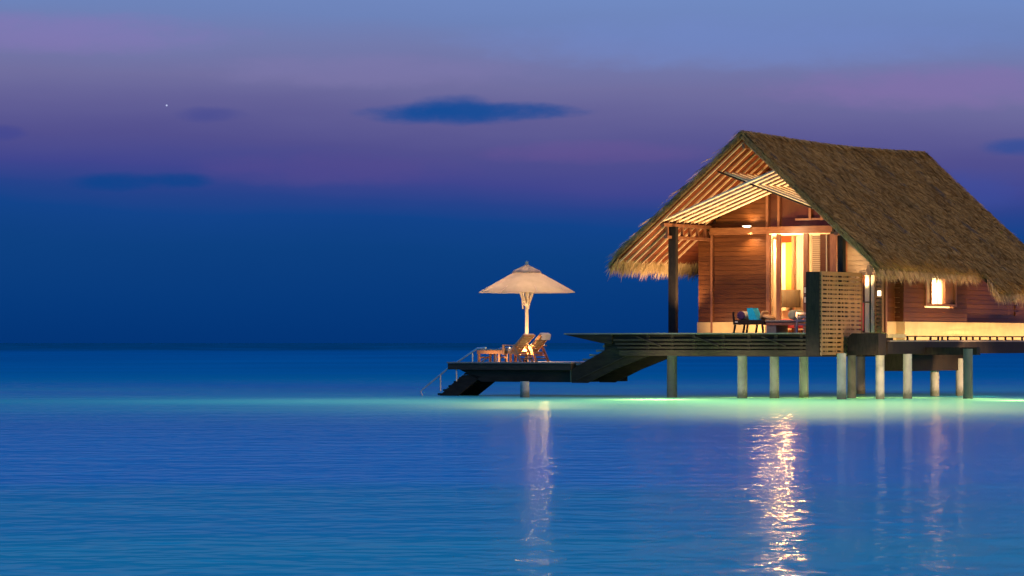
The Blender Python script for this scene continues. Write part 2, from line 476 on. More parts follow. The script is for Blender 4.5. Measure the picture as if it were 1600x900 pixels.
roof = bedL.build('thatch_roof', M['thatch_bed'], villa)

# --- reed ends: every straw a blade of its own geometry
BV, BF = [], []
def blades(p, d, L, w, side):
    """p (n,3) roots, d (n,3) unit directions, L lengths, w widths, side (n,3) width direction"""
    n = len(p)
    tip = p + d * L[:, None] + np.array([0, 0, -1.0]) * (L * .06)[:, None]
    a = p - side * (w / 2)[:, None]; b = p + side * (w / 2)[:, None]
    mid = p + d * (L * .55)[:, None]
    c = mid + side * (w * .38)[:, None]; e = mid - side * (w * .38)[:, None]
    return np.stack([a, b, c, tip, e], 1).reshape(-1, 3), n
def unit(v):
    return v / np.linalg.norm(v, axis=1)[:, None]
def blade_mesh(chunks, name, parent, material):
    vs = np.concatenate([c[0] for c in chunks]); n = sum(c[1] for c in chunks)
    o = ORG[parent.name]
    vs = vs - np.array(o)
    me = bpy.data.meshes.new(name)
    me.vertices.add(len(vs)); me.vertices.foreach_set('co', vs.astype(np.float32).ravel())
    me.loops.add(5 * n); me.loops.foreach_set('vertex_index', np.arange(5 * n, dtype=np.int32))
    me.polygons.add(n); me.polygons.foreach_set('loop_start', np.arange(0, 5 * n, 5, dtype=np.int32))
    me.update(calc_edges=True); me.validate()
    me.materials.append(material)
    ob = bpy.data.objects.new(name, me); C.objects.link(ob); ob.parent = parent; ORG[ob.name] = o
    return ob
def surf_z(g, a):
    z = np.where(g < 0, RZ + g * LS, RZ - g * RS)
    gm = np.where(g < 0, -GL, np.where(a > A2, GR + .52, GR))
    t = np.abs(g) / gm
    return z - .09 * np.sin(PI * a / LEN) - .03 * np.sin(PI * t) - 0.09 * np.clip((t - .86) / .14, 0, 1) ** 2
def slope_blades(n, sign, lo=0.0, hi=1.0, Lr=(.22, .5), lift=.03):
    a = RNG.uniform(-.05, LEN + .05, n)
    gm = np.full(n, -GL) if sign < 0 else np.where(a > A2, GR + .52, GR)
    t = RNG.uniform(lo, hi, n)
    g = sign * gm * t
    sl = LS if sign < 0 else RS
    d0 = np.array([sign * 1.0, 0, -sl]); d0 /= np.linalg.norm(d0)
    nr = np.array([sign * sl, 0, 1.0]); nr /= np.linalg.norm(nr)
    d = unit(d0[None] + np.array([0, 1, 0])[None] * RNG.normal(0, .38, n)[:, None] + nr[None] * RNG.normal(.07, .09, n)[:, None])
    p = np.stack([g, a, surf_z(g, a)], 1) + nr[None] * RNG.uniform(-.01, lift, n)[:, None]
    L = RNG.uniform(*Lr, n); w = RNG.uniform(.006, .015, n)
    side = unit(np.array([0, 1.0, 0])[None] + nr[None] * RNG.normal(0, .5, n)[:, None])
    return blades(p, d, L, w, side)
def eave_blades(n, sign, a0, a1, gm, drop=0.0, Lr=(.17, .36)):
    a = RNG.uniform(a0, a1, n)
    clump = .5 + .5 * np.sin(a * 9 + 2 * np.sin(a * 3.3)) * np.sin(a * 23 + 1)
    layer = RNG.uniform(0, 1, n)
    g = sign * (gm - .02 - .20 * layer + RNG.normal(0, .02, n))
    sl = LS if sign < 0 else RS
    base = RZ - np.abs(g) * sl - .03
    z = base - 0.09 * np.clip((np.abs(g) / gm - .86) / .14, 0, 1) ** 2 - RNG.uniform(0, .16, n) * (.4 + .6 * (1 - layer)) - drop
    d = unit(np.stack([sign * RNG.normal(.34, .16, n), RNG.normal(0, .17, n), -np.ones(n)], 1))
    L = RNG.uniform(*Lr, n) * (.62 + .5 * clump); w = RNG.uniform(.010, .022, n)
    side = unit(np.stack([RNG.normal(0, .35, n), np.ones(n), np.zeros(n)], 1))
    return blades(np.stack([g, a, z], 1), d, L, w, side)
def rake_blades(n, sign, a_at, out):
    t = RNG.uniform(0, 1, n)
    gm = -GL if sign < 0 else GR
    g = sign * gm * t
    sl = LS if sign < 0 else RS
    z = surf_z(g, np.full(n, .3)) - RNG.uniform(.0, .14, n)
    d = unit(np.stack([sign * np.ones(n), out * RNG.uniform(.05, .5, n), -sl + RNG.normal(-.1, .15, n)], 1))
    p = np.stack([g, np.full(n, a_at) + RNG.normal(0, .03, n), z], 1)
    L = RNG.uniform(.06, .16, n); w = RNG.uniform(.010, .02, n)
    side = unit(np.stack([RNG.normal(0, .5, n), np.ones(n) * .4, np.ones(n)], 1))
    return blades(p, d, L, w, side)
def ridge_blades(n):
    a = RNG.uniform(-.05, LEN + .05, n); sg = RNG.choice([-1.0, 1.0], n)
    p = np.stack([RNG.normal(0, .05, n), a, RZ + .01 - .09 * np.sin(PI * a / LEN) + RNG.uniform(-.03, .03, n)], 1)
    d = unit(np.stack([sg, RNG.normal(0, .5, n), -.75 + RNG.normal(0, .12, n)], 1))
    side = unit(np.stack([np.zeros(n), np.ones(n), RNG.normal(0, .4, n)], 1))
    return blades(p, d, RNG.uniform(.15, .34, n), RNG.uniform(.010, .022, n), side)
blade_mesh([slope_blades(125000, 1, 0, 1, (.08, .22), .03), slope_blades(8000, 1, .86, .985, (.12, .26), .05), slope_blades(16000, -1),
            rake_blades(2600, 1, -.05, -1), rake_blades(1800, -1, -.05, -1), rake_blades(1800, 1, LEN + .05, 1), rake_blades(900, -1, LEN + .05, 1),
            ridge_blades(4200)], 'reed_cover', roof, M['thatch'])
blade_mesh([eave_blades(9000, -1, -.05, LEN, -GL), eave_blades(9500, 1, -.05, A2 + .15, GR), eave_blades(8500, 1, A2 - .05, LEN, GR + .5, 0, (.17, .38))],
           'eave_fringe', roof, M['straw'])

# --- underside boarding, rafters
cb = MB()
for sg in (-1, 1):
    ge, sl = (GL + .12, LS) if sg < 0 else (GR - .1, RS)
    nb = 26
    for i in range(nb):
        g0, g1 = ge * i / nb, ge * (i + .94) / nb
        z0, z1 = RZ - abs(g0) * sl - .19, RZ - abs(g1) * sl - .19
        vs = [(g0, .03, z0), (g1, .03, z1), (g1, LEN - .03, z1), (g0, LEN - .03, z0)]
        vs += [(x, y, z - .018) for x, y, z in vs]
        cb.add(vs, [(0, 1, 2, 3), (7, 6, 5, 4), (0, 4, 5, 1), (1, 5, 6, 2), (2, 6, 7, 3), (3, 7, 4, 0)])
cb.build('roof_boarding', M['ceiling'], villa)
for i in range(8):
    a = .10 + .36 * i
    for sg in (-1, 1):
        ge, sl = (GL + .16, LS) if sg < 0 else (GR - .14, RS)
        MB().bar((0.02 * sg, a, RZ - .245), (ge, a, RZ - abs(ge) * sl - .238), .03, .04).build('rafter', M['rafter'], villa)
MB().box(-.035, .035, .04, AW, RZ - .40, RZ - .30).build('ridge_beam', M['beam'], villa)

# --- scissor trusses (crossing pairs of pale poles)
for i in range(6):
    a = .22 + .37 * i
    lo_l, up_r = (-2.26, 4.227), (.76, 5.338)
    lo_r, up_l = (1.9, 4.36), (-.82, 5.36)
    m_ = M['black'] if i == 0 else M['truss']  # front pole near-black: its unlit side is put into the colour
    MB().tube((lo_l[0], a, lo_l[1]), (up_r[0] * 1.0, a, up_r[1]), .033, .033).build('truss_pole', M['truss'], villa)
    MB().tube((lo_r[0], a + .07, lo_r[1]), (up_l[0], a + .07, up_l[1]), (.022 if i == 0 else .03), None).build('truss_pole', m_, villa)

# --- wall plates with short ties between (left, and the right counterpart)
for sg, gp in ((-1, -2.27), (1, 2.27)):
    pb = MB()
    pb.box(gp - .05, gp + .05, .18, AW, 4.09, 4.165)
    pb.box(gp - .05, gp + .05, .34, AW, 3.80, 3.87)
    for k in range(6):
        a = .42 + .37 * k
        pb.box(gp - .03, gp + .03, a - .03, a + .03, 3.872, 4.088)
    pb.build('wall_plate', M['frame'], villa)

# --- boarded walls: a core with separate boards on its outer face
def boards(mb, axis, at, thick, lo, hi, z0, z1, ztop=None, hole=None, pitch=.115, inward=1, core=True):
    """axis 'y': wall in the plane a=at running along g; axis 'x': wall in the plane g=at running along a"""
    z = z0
    while z < z1 - .01:
        ze = min(z + pitch - .007, z1)
        l, h = lo, hi
        if ztop:
            l, h = ztop(ze, lo, hi)
            if h - l < .05: break
        segs = [(l, h)]
        if hole and ze > hole[2] and z < hole[3]:
            segs = [(l, hole[0]), (hole[1], h)]
        for p, q in segs:
            j = random.uniform(-.002, .002)
            if axis == 'y': mb.box(p, q, at + j, at + j + inward * .022, z, ze)
            else: mb.box(at + j, at + j - inward * .022, p, q, z, ze)
            if core:
                if axis == 'y': mb.box(p, q, at + inward * .024, at + inward * thick, z, ze + .0071)
                else: mb.box(at - inward * .024, at - inward * thick, p, q, z, ze + .0071)
        z += pitch
def under_roof(z, lo, hi):
    gl = -(RZ - .22 - z) / LS; gr = (RZ - .22 - z) / RS
    return max(lo, gl), min(hi, gr)
gd0, gd1 = ga(1197, AW), ga(1309, AW)
ZB0, ZB1 = zat(365, 0, AW), zat(354, 0, AW)       # beam over the doors
w1 = MB()
boards(w1, 'y', AW, .12, WL + .30, gd0, ZD + .27, ZB0 - .004)
boards(w1, 'y', AW, .12, WL, gd0 + .05, ZB1 + .004, 6.0, under_roof)
w1.build('gable_wall', M['wall'], villa)
w1b = MB(); boards(w1b, 'y', AW + .03, .12, WL, WL + .295, ZD + .27, 4.05)
w1b.build('corner_boards', M['wall'], villa)
w2 = MB(); boards(w2, 'y', AW, .12, ga(1321, AW), WR - .02, ZD, 4.4, under_roof)
w2.build('side_of_door_wall', M['wall_pale'], villa)
# beam, posts
MB().box(ga(1110, AW - .1), ga(1308, AW - .1), AW - .14, AW - .003, ZB0, ZB1).build('door_beam', M['beam'], villa)
for u0, u1, v0, v1, aa, mk in ((1197, 1202.5, 365, 520, AW - .03, 'frame'), (1213, 1218.5, 365, 520, AW + .02, 'frame'), (1255, 1262, 365, 520, AW + .02, 'frame'),
                               (1297, 1307, 365, 520, AW - .02, 'frame'), (1110, 1113, 365, 520, AW - .04, 'frame'), (1319.5, 1322.5, 362, 520, AW - .05, 'frame'),
                               (1310, 1319, 352, 520, AW - .3, 'black'), (1380, 1384, 380, 520, AW - .06, 'frame')):
    MB().box(ga(u0, aa), ga(u1, aa), aa, aa + .09, zat(v1, 0, aa), zat(v0, 0, aa) - .003).build('door_post', M[mk], villa)
# posts and glazing of the clerestory over the doors
cl = MB(); cz0 = ZB1 + .004
gl0, gl1 = gd0 + .05, 2.3
pts = [(gl0, cz0), (gl1, cz0), (gl1, min(4.32, zt(gl1) - .24)), (max(gl0, 0.02), zt(.02) - .24)]
if gl0 < 0: pts.append((gl0, zt(gl0) - .24))
cl.prism(pts, 'y', AW + .05, AW + .075)
cl.build('clerestory_glass', M['glass'], villa)
for u in (1199, 1217, 1266, 1284):
    g = ga(u, AW)
    top = zt(g) - .26 if u < 1230 else zat(325 if u == 1266 else 331, g, AW)
    lo = cz0 if u < 1230 else zat(344, g, AW)
    MB().box(g - .03, g + .03, AW - .03, AW + .045, lo, top).build('clerestory_post', M['frame'], villa)
g = ga(1262, AW); MB().box(ga(1243, AW), ga(1300, AW), AW - .02, AW + .04, zat(344, g, AW), zat(341, g, AW)).build('clerestory_rail', M['frame'], villa)
# bracket head by the black column
bk = MB(); aa = AW - .45
bk.box(ga(1297, aa), ga(1314, aa), aa, aa + .08, zat(350, 1.4, aa), zat(347, 1.4, aa))
bk.box(ga(1300, aa), ga(1303, aa), aa, aa + .08, zat(361, 1.4, aa), zat(350.2, 1.4, aa))
bk.box(ga(1308, aa), ga(1312, aa), aa, aa + .08, zat(361, 1.4, aa), zat(350.2, 1.4, aa))
bk.box(ga(1298, aa), ga(1318, aa), aa, aa + .08, zat(365, 1.4, aa), zat(361.2, 1.4, aa))
bk.build('post_bracket', M['black'], villa)

# side wall with bay, right
ab0, ab1 = ag(1412, WR + .22), ag(1511, WR + .22)
sw = MB()
boards(sw, 'x', WR, .12, AW + .03, ab0 - .003, ZD + .27, 4.0)
sw.build('side_wall', M['wall'], villa)
sw = MB(); boards(sw, 'x', WR, .12, ab1 + .003, LEN - .2, ZD + .27, 4.0)
sw.build('side_wall', M['wall'], villa)
sw = MB(); boards(sw, 'x', WR, .12, LEN - .197, 12.4, ZD + .27, 3.3)
sw.build('yard_wall', M['wall'], villa)
bay = MB()
wa0, wa1 = ag(1445, WR + .22), ag(1492, WR + .22)
am = (wa0 + wa1) / 2
wz0, wz1 = zat(475, WR + .22, am), zat(412, WR + .22, am)
boards(bay, 'x', WR + .22, .10, ab0, ab1, ZD + .27, 3.75, hole=(wa0, wa1, wz0, wz1))
boards(bay, 'y', ab0 - .004, .02, WR - .05, WR + .20, ZD + .27, 3.75, core=False)
bay.build('bay_wall', M['wall'], villa)
win = MB(); gx = WR + .225
win.box(gx - .08, gx + .035, wa0 - .02, wa0 + .05, wz0, wz1)
win.box(gx - .08, gx + .035, wa1 - .05, wa1 + .02, wz0, wz1)
win.box(gx - .08, gx + .04, wa0 - .03, wa1 + .03, wz0 - .06, wz0 - .002)
win.box(gx - .08, gx + .04, wa0 - .03, wa1 + .03, wz1 + .002, wz1 + .06)
a1, a2 = ag(1454.5, gx), ag(1476.5, gx)
for ax in (a1, a2):
    win.box(gx - .06, gx + .02, ax - .03, ax + .03, wz0, wz1)
window = win.build('window', M['frame'], villa)
def drape(x0, x1, y0, y1, z0, z1, axis, amp=.02, waves=6, n=48):
    mb = MB(); vs = []
    for k in range(2):
        for i in range(n + 1):
            t = i / n; w = amp * math.sin(2 * PI * waves * t) + amp * .5 * math.sin(2 * PI * waves * 1.7 * t + 1)
            vs.append((x0 + (x1 - x0) * t + (w if axis == 'x' else 0), y0 + (y1 - y0) * t + (w if axis == 'y' else 0), (z0, z1)[k]))
    return mb.add(vs, [(i, i + 1, n + 2 + i, n + 1 + i) for i in range(n)], True)
drape(gx - .16, gx - .16, a1 - .1, a2 + .1, wz0 - .05, wz1 + .05, 'x', .015, 5).build('curtain', M['curtain'], window)
MB().box(gx - .06, gx - .02, wa0 + .05, a1 - .03, wz0, wz1).build('shutter', M['wall_pale'], window)
MB().box(gx - .06, gx - .02, a2 + .03, wa1 - .05, wz0, wz1).build('shutter', M['frame'], window)
# blind box behind the window keeps the lit niche
MB().box(gx - 1.0, gx - .95, a1 - .6, a2 + .6, ZD + .3, 3.7).build('inner_wall', M['cream'], villa)
# narrow wall lattice far right
lw = MB()
for k in range(9):
    z = 2.0 + .16 * k
    aL = ag(1588, WR)
    lw.box(WR + .002, WR + .03, aL - .12, aL + .12, z, z + .10)
lw.build('louvre', M['wall'], villa)
# left and back walls
lwall = MB(); boards(lwall, 'x', WL, .12, AW + .16, LEN - .2, ZD + .27, 4.0, inward=-1, pitch=.23)
boards(lwall, 'y', LEN - .2, .12, WL, WR, ZD + .27, 6.0, under_roof, inward=-1, pitch=.23)
lwall.build('rear_walls', M['wall'], villa)
# plinth
pl = MB()
pl.box(WL + .0, gd0, AW - .03, AW + .14, ZD + .003, ZD + .268)
pl.box(WL - .02, WL + .12, AW + .145, LEN - .2, ZD + .003, ZD + .268)
pl.build('plinth', M['plaster'], villa)
pr = MB()
pr.box(WR - .12, WR + .03, AW + .0, ab0 - .003, ZD - .17, ZD + .268)
pr.box(WR - .12, WR + .25, ab0, 12.4, ZD - .17, ZD + .268)
pr.build('plinth', M['plaster'], villa)
# room: floor slab, lining, ceiling
rm = MB()
rm.box(WL + .13, WR - .13, AW + .15, LEN - .35, ZD - .05, ZD + .012)
rm.build('room_floor', M['floor'], villa)
rl = MB()
rl.box(WL + .125, WL + .16, AW + .15, LEN - .36, ZD + .013, 3.95)
rl.box(WL + .17, WR - .16, 6.4, 6.5, ZD + .013, 3.95)
rl.box(WR - .155, WR - .125, AW + .15, 4.0, ZD + .013, 3.95)
rl.box(WL + .17, WR - .16, AW + .16, 6.39, 3.96, 4.0)
rl.build('room_lining', M['cream'], villa)
# panels seen through the open doors
def panel(name, u0, u1, v0, v1, a, m, t=.04):
    z0 = max(zat(v1, ga(u0, a), a), ZD + .014)
    return MB().box(ga(u0, a), ga(u1, a), a, a + t, z0, zat(v0, ga(u0, a), a)).build(name, m, villa)
def curtain(u0, u1, v0, v1, a, w=3):
    g0, g1 = ga(u0, a), ga(u1, a)
    return drape(g0, g1, a, a, ZD + .02, zat(v0, g0, a), 'y', .012, w, 24).build('curtain', M['curtain'], villa)
curtain(1199.5, 1206.5, 366, 515, AW + .25); curtain(1208.5, 1212.5, 374, 515, AW + .35)
curtain(1240, 1255.5, 366, 515, 4.4, 5)
panel('wardrobe_panel', 1216, 1228, 380, 520, 4.6, M['cream'])
panel('lit_panel', 1227.5, 1236.5, 379, 458, 4.5, M['yellow'])  # lit panel, its lamp glow put into the yellow
panel('inner_post', 1236.7, 1240, 366, 520, 4.2, M['frame'], .06)
panel('alcove_board', 1216, 1238, 366, 379, 4.4, M['ceiling'])
# shutters and blinds right of the doorway
curtain(1264.5, 1269, 366, 520, AW + .2, 2)
bl = MB()
for k in range(46):
    z = ZD + .1 + .05 * k
    if z < ZB0 - .05: bl.box(ga(1269.5, AW + .12), ga(1281, AW + .12), AW + .12, AW + .16, z, z + .036)
bl.build('blind', M['wall_pale'], villa)
panel('door_leaf', 1281.5, 1297, 366, 520, AW + .1, M['wall'])
panel('door_trim', 1290.5, 1292, 366, 520, AW + .07, M['curtain'], .02)
# strips and louvre panel beyond the screen
panel('door_edge', 1351.5, 1358, 430, 520, AW - .12, M['cream'], .05)
panel('door_edge', 1361, 1366, 430, 520, AW - .12, M['cream'], .05)
panel('door_leaf', 1343, 1351.3, 430, 520, AW - .06, M['wall'], .03)
panel('door_leaf', 1358.2, 1360.8, 430, 520, AW - .06, M['black'], .03)
lp = MB(); aa = AW - .16
for k in range(14):
    z1_ = zat(430 + 6.3 * k, 2.1, aa)
    lp.box(ga(1368, aa), ga(1378.5, aa), aa, aa + .04, z1_ - .06, z1_)
lp.box(ga(1367, aa), ga(1368.5, aa), aa - .01, aa + .06, ZD + .01, zat(429, 2.1, aa)); lp.box(ga(1376.5, aa), ga(1379, aa), aa - .01, aa + .06, ZD + .01, zat(429, 2.1, aa))
lp.build('louvre_panel', M['lattice'], villa)

# ---- lamps of the villa, with a few unseen lights added
light('verandah_lamp_or_fill', villa, (-1.5, .3, ZD + .12), 720, WARM, 'SPOT', (-1.2, .85, 6), 120, .9, .06)
light('verandah_lamp_or_fill', villa, (.9, .3, ZD + .12), 720, WARM, 'SPOT', (.3, .9, 6), 120, .9, .06)
light('eave_fill', villa, (-2.75, 2.0, ZD + .2), 420, WARM, 'SPOT', (-3.3, 2.0, 4), 120, .9, .05)
light('verandah_lamp_or_fill', villa, (-.2, 1.5, 4.0), 40, WARM, 'POINT', radius=.1)  # unseen point light added to brighten the gable wall
light('room_lamp', villa, (-.7, 3.3, 3.6), 330, (1, .62, .28), 'POINT', radius=.15)
light('room_lamp', villa, (-1.7, 4.0, 3.3), 110, (1, .68, .34), 'POINT', radius=.12)
light('room_lamp', villa, (gx - .7, (a1 + a2) / 2, 2.75), 420, (1, .72, .40), 'POINT', radius=.22)
light('door_lamp', villa, (1.75, 1.9, 3.95), 50, WARM, 'SPOT', (1.25, 2.3, 2.0), 110, .8, .05)
light('plinth_lamp', villa, (-1.9, 1.75, ZD + .05), 34, WARM, 'SPOT', (-1.8, 2.5, ZD + .35), 140, .9, .05)
light('plinth_lamp', villa, (-.9, 1.95, ZD + .05), 34, WARM, 'SPOT', (-.9, 2.5, ZD + .4), 140, .9, .05)
light('verandah_lamp_or_fill', villa, (-.4, -.3, 3.3), 130, WARM, 'SPOT', (.0, 1.3, ZD + .2), 60, .8, .08)  # unseen spot added to warm the verandah furniture
light('corner_lamp', villa, (2.05, 2.2, ZD + 1.0), 60, WARM, 'SPOT', (2.0, 2.45, 4.0), 110, .9, .05)

# ================================================================== MAIN DECK (with its piles)
deck = thing('overwater_deck', 'long dark timber deck on concrete piles carrying the villa', 'deck', (0, -.6, 0))
AF = -.6
gL = ga(941, AF); gRt = ga(1262, AF)
dk = MB()
nbd = 26
for i in range(nbd):
    a0 = AF + (AW + .1 - AF) * i / nbd; a1_ = a0 + (AW + .1 - AF) / nbd - .008
    gl = ga(881, AF) + (i / nbd) * .9
    dk.box(gl if a0 < 1.6 else gL, gRt - .003, a0, a1_, ZD - .032, ZD - .002)
dk.build('deck_boards', M['deck'], deck)
# pointed cantilever at the left
gt = ga(880, AF)
cv_ = MB(); cv_.prism([(gt, ZD - .036), (gL + .25, ZD - .036), (gL + .25, ZD - .27), (gL - .05, ZD - .24)], 'y', AF + .03, 1.4)
cv_.build('cantilever', M['fascia'], deck)
fs = MB(); zb = zat(556, -1, AF)
fs.box(gL, gRt, AF + .10, AF + .16, zb, ZD - .036)
fs.build('fascia', M['fascia'], deck)
for k, (v0, v1) in enumerate(((529.5, 533), (535.5, 539), (541.5, 545), (547, 556))):
    MB().box(ga(958 + 3 * k, AF), gRt - .004, AF + .01, AF + .06, zat(v1, -1, AF), zat(v0, -1, AF)).build('skirt_slat', M['darkwood'], deck)
for u in (1010, 1048, 1082, 1128, 1168, 1210, 1250):
    g = ga(u, AF); MB().box(g - .04, g + .04, AF + .062, AF + .098, zb, ZD - .036).build('skirt_batten', M['darkwood'], deck)
for u in (995, 1085, 1190):
    MB().bar((ga(u, AF), AF - .012, zat(526, 0, AF)), (ga(u + 38, AF), AF - .012, zat(541, 0, AF)), .018, .03).build('brace', M['darkwood'], deck)
# floor of the villa: joists and slab beneath
ub = MB()
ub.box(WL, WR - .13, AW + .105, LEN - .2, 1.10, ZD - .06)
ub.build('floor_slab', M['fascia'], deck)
for k in range(5):
    a = .6 + 1.9 * k
    MB().box(-3.0, 2.3, a - .09, a + .09, .98 if k < 2 else 1.0, 1.098 if k > 0 else ZD - .04).build('cross_beam', M['fascia'], deck)
# right-hand walkway, lower than the room; shade is put into its near-black faces
ZW = ZD - .17
GW = 3.3
wk = MB(); na = 40
for i in range(na):
    g0 = WR + .26 + (GW - WR - .26) * i / na
    a0w = ag(1338, g0) if False else 1.0
    wk.box(g0, g0 + (GW - WR - .26) / na - .006, 1.1, 12.4, ZW - .04, ZW - .004)
wk.build('walkway_boards', M['deck'], deck)
aw0 = .5; aw1 = 12.4
bt = zat(556, GW, 3)
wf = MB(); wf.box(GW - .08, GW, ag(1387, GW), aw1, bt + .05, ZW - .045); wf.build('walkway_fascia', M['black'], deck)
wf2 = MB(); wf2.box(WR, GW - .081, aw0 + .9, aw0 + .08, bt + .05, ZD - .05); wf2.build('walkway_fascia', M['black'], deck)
a14 = ag(1424, GW - .6); a15 = ag(1508, GW - .6)
wb = MB(); wb.box(GW - 1.4, GW - .6, a14, a15, zat(580, GW - .6, a14), bt + .048); wb.build('under_deck_shade', M['black'], deck)  # dark block put in for the shade under the deck
# step block beside the screen, near-black in place of shade
st = MB(); sa_ = ag(1386, GW)
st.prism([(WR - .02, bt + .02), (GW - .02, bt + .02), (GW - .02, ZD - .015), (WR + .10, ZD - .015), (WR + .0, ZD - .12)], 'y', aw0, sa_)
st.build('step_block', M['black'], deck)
lz = MB(); lz.box(WR + .27, GW - .02, ag(1388.5, GW), ag(1417, GW), ZD - .118, ZD - .03); lz.build('step_slab', M['plaster'], deck)
qp = MB().box(GW - .3, 4.62, 2.98, 3.18, 1.02, 1.2); qp.build('cross_beam', M['black'], deck)  # near-black tone carries the shade on this beam
# low guard edging on the walkway rim: posts and rails with open gaps
ge_ = GW - .04
ez0, ez1 = ZW - .003, ZW + .15
zg0, zg1 = zat(535.5, ge_, 4), zat(526.5, ge_, 4)
ed = MB()
aE0, aE1 = ag(1417, ge_), aw1
ed.box(ge_ - .03, ge_ + .03, aE0, aE1, zg1, zg1 + .025)
ed.box(ge_ - .03, ge_ + .03, aE0, aE1, zg0 - .03, zg0)
for u in (1418, 1430, 1454, 1466, 1472, 1481, 1501, 1510, 1520, 1531, 1547, 1558, 1571, 1582, 1597):
    a = ag(u, ge_); ed.box(ge_ - .02, ge_ + .02, a - .02, a + .02, zg0, zg1)
ed.build('guard_edging', M['black'], deck)
for u0, u1 in ((1454, 1463), (1465, 1469), (1473, 1479), (1483, 1499), (1503, 1508), (1512, 1519), (1523, 1529), (1533, 1547), (1552, 1557), (1562, 1570), (1574, 1581), (1585, 1596)):
    MB().box(ge_ - .045, ge_ - .032, ag(u0, ge_), ag(u1, ge_), zg0 + .003, zg0 + .07).build('edging_board', M['black'], deck)
# piles: (u, waterline v, top v, radius px, material)
def pile(parent, u, vw, vt, rpx, mk, zt_=None):
    Y = F * CAM_H / (vw - 536); X = (u - 800) / F * Y
    dx_, dy_ = X - OX, Y - OY
    g, a = cth * dx_ - sth * dy_, sth * dx_ + cth * dy_
    r = rpx * Y / F
    zt0 = CAM_H + (536 - vt) * Y / F
    mb = MB(); mb.lathe([(r * 1.03, -1.2), (r * 1.03, -.1), (r * 1.02, .12), (r, .2), (r * .985, zt0)], (g, a, 0), 20)
    return mb.build('piling', M[mk], parent), g, a
for u, vw, vt, rp, mk in ((1050, 621, 552, 8, 'darkconcrete'), (1160, 622, 552, 7.8, 'dullconcrete'), (1210, 622, 552, 7.4, 'dullconcrete'), (1256, 621.5, 552, 7.4, 'dullconcrete'),
                          (1315, 624, 552, 7.5, 'dullconcrete'), (1331, 622, 545, 7, 'darkconcrete'), (1345, 615.5, 552, 7, 'dullconcrete'),
                          (1375, 623.6, 553, 7, 'concrete'), (1418, 622.8, 553, 7, 'concrete'), (1460.5, 619, 560, 7, 'concrete'), (1500, 618.5, 560, 6.6, 'concrete'),
                          (1512.5, 623, 545, 7.5, 'darkconcrete'), (1110, 616, 553, 6.5, 'dullconcrete')):
    if u == 1110: continue
    pile(deck, u, vw, vt, rp, mk)
# verandah corner post stands on the deck, carries the roof
MB().box(ga(1045.5, .60), ga(1057, .60), .56, .68, ZD - .001, 4.086).build('verandah_post', M['black'], villa)
MB().box(2.2, 2.34, .56, .68, ZD - .001, 4.086).build('verandah_post', M['black'], villa)

# lamps under and along the deck, with unseen fill lights added
CLR = (.62, 1.0, .46)
def at_water(u, Y, z):
    X = (u - 800) / F * Y
    return (cth * (X - OX) - sth * (Y - OY), sth * (X - OX) + cth * (Y - OY), z)
def lagoon_fill(parent, u, Y, w, d, depth, en, c):          # unseen area light added for the glow of lit sand
    lo = light('lagoon_fill', parent, at_water(u, Y, -depth), en, c, 'AREA')
    lo.data.shape = 'ELLIPSE'; lo.data.size = w; lo.data.size_y = d
    lo.rotation_euler = (PI, 0, -TH)
for u, Y, en in ((1032, 73.6, 300), (1000, 73.6, 80), (1595, 72.4, 240), (1160, 76, 50), (1265, 75.5, 50), (1345, 76, 60), (1440, 76, 70), (1530, 74.6, 90)):
    light('underwater_lamp', deck, at_water(u, Y, -.55), en, CLR, 'POINT', radius=.12)
for u, Y, w, d, dep_, en, c in ((1330, 62, 13, 14, 4.0, 330, (.6, 1, .5)), (1000, 66, 8, 12, 3.5, 110, (.35, 1, .6)), (1330, 72, 12, 5, 2.4, 300, (.55, 1, .42)), (1180, 69, 4.5, 7, 2.2, 120, (.6, 1, .45)), (1420, 67, 3.6, 10, 2.6, 140, (.6, 1, .45)), (1300, 65, 2.6, 12, 2.6, 90, (.95, .95, .5)),
                                (1560, 70, 3.4, 8, 2.4, 100, (.5, 1, .42)), (1225, 62, 2.4, 14, 2.4, 300, (1, .84, .42)), (1250, 55, 1.6, 8, 2.0, 70, (1, .8, .42)), (1475, 65, 1.6, 13, 2.2, 170, (1, .84, .42)), (1080, 71, 6, 5, 2.0, 130, (.45, 1, .4))):
    lagoon_fill(deck, u, Y, w, d, dep_, en, c)
light('pile_fill', deck, (4.9, 4.3, .9), 520, WARM, 'SPOT', (2.4, 6.1, .35), 60, .5, .06)
light('pile_fill', deck, (4.7, -1.3, .9), 420, WARM, 'SPOT', (3.4, 1.0, .5), 44, .6, .06)
for g in (-1.6, .3, 2.0):  # unseen spots added in front to brighten the middle piles
    light('pile_fill', deck, (g, -1.7, .75), 55, (1, .86, .66), 'SPOT', (g, .9, .4), 110, .8, .06)
wl_ = light('walkway_lamp', deck, (GW - .10, 6.4, ZW + .05), 60, WARM, 'AREA')
wl_.data.shape = 'RECTANGLE'; wl_.data.size = 9.0; wl_.data.size_y = .05
wl_.rotation_euler = (math.radians(90) + .35, 0, math.radians(90))
for a, en in ((1.4, 520), (4.4, 620), (7.6, 800), (10.2, 400)):  # unseen spots added over open water to brighten the eaves
    light('eave_fill', deck, (5.6, a, .5), en, WARM, 'SPOT', (3.7, a, 3.05), 70, 1, .08)
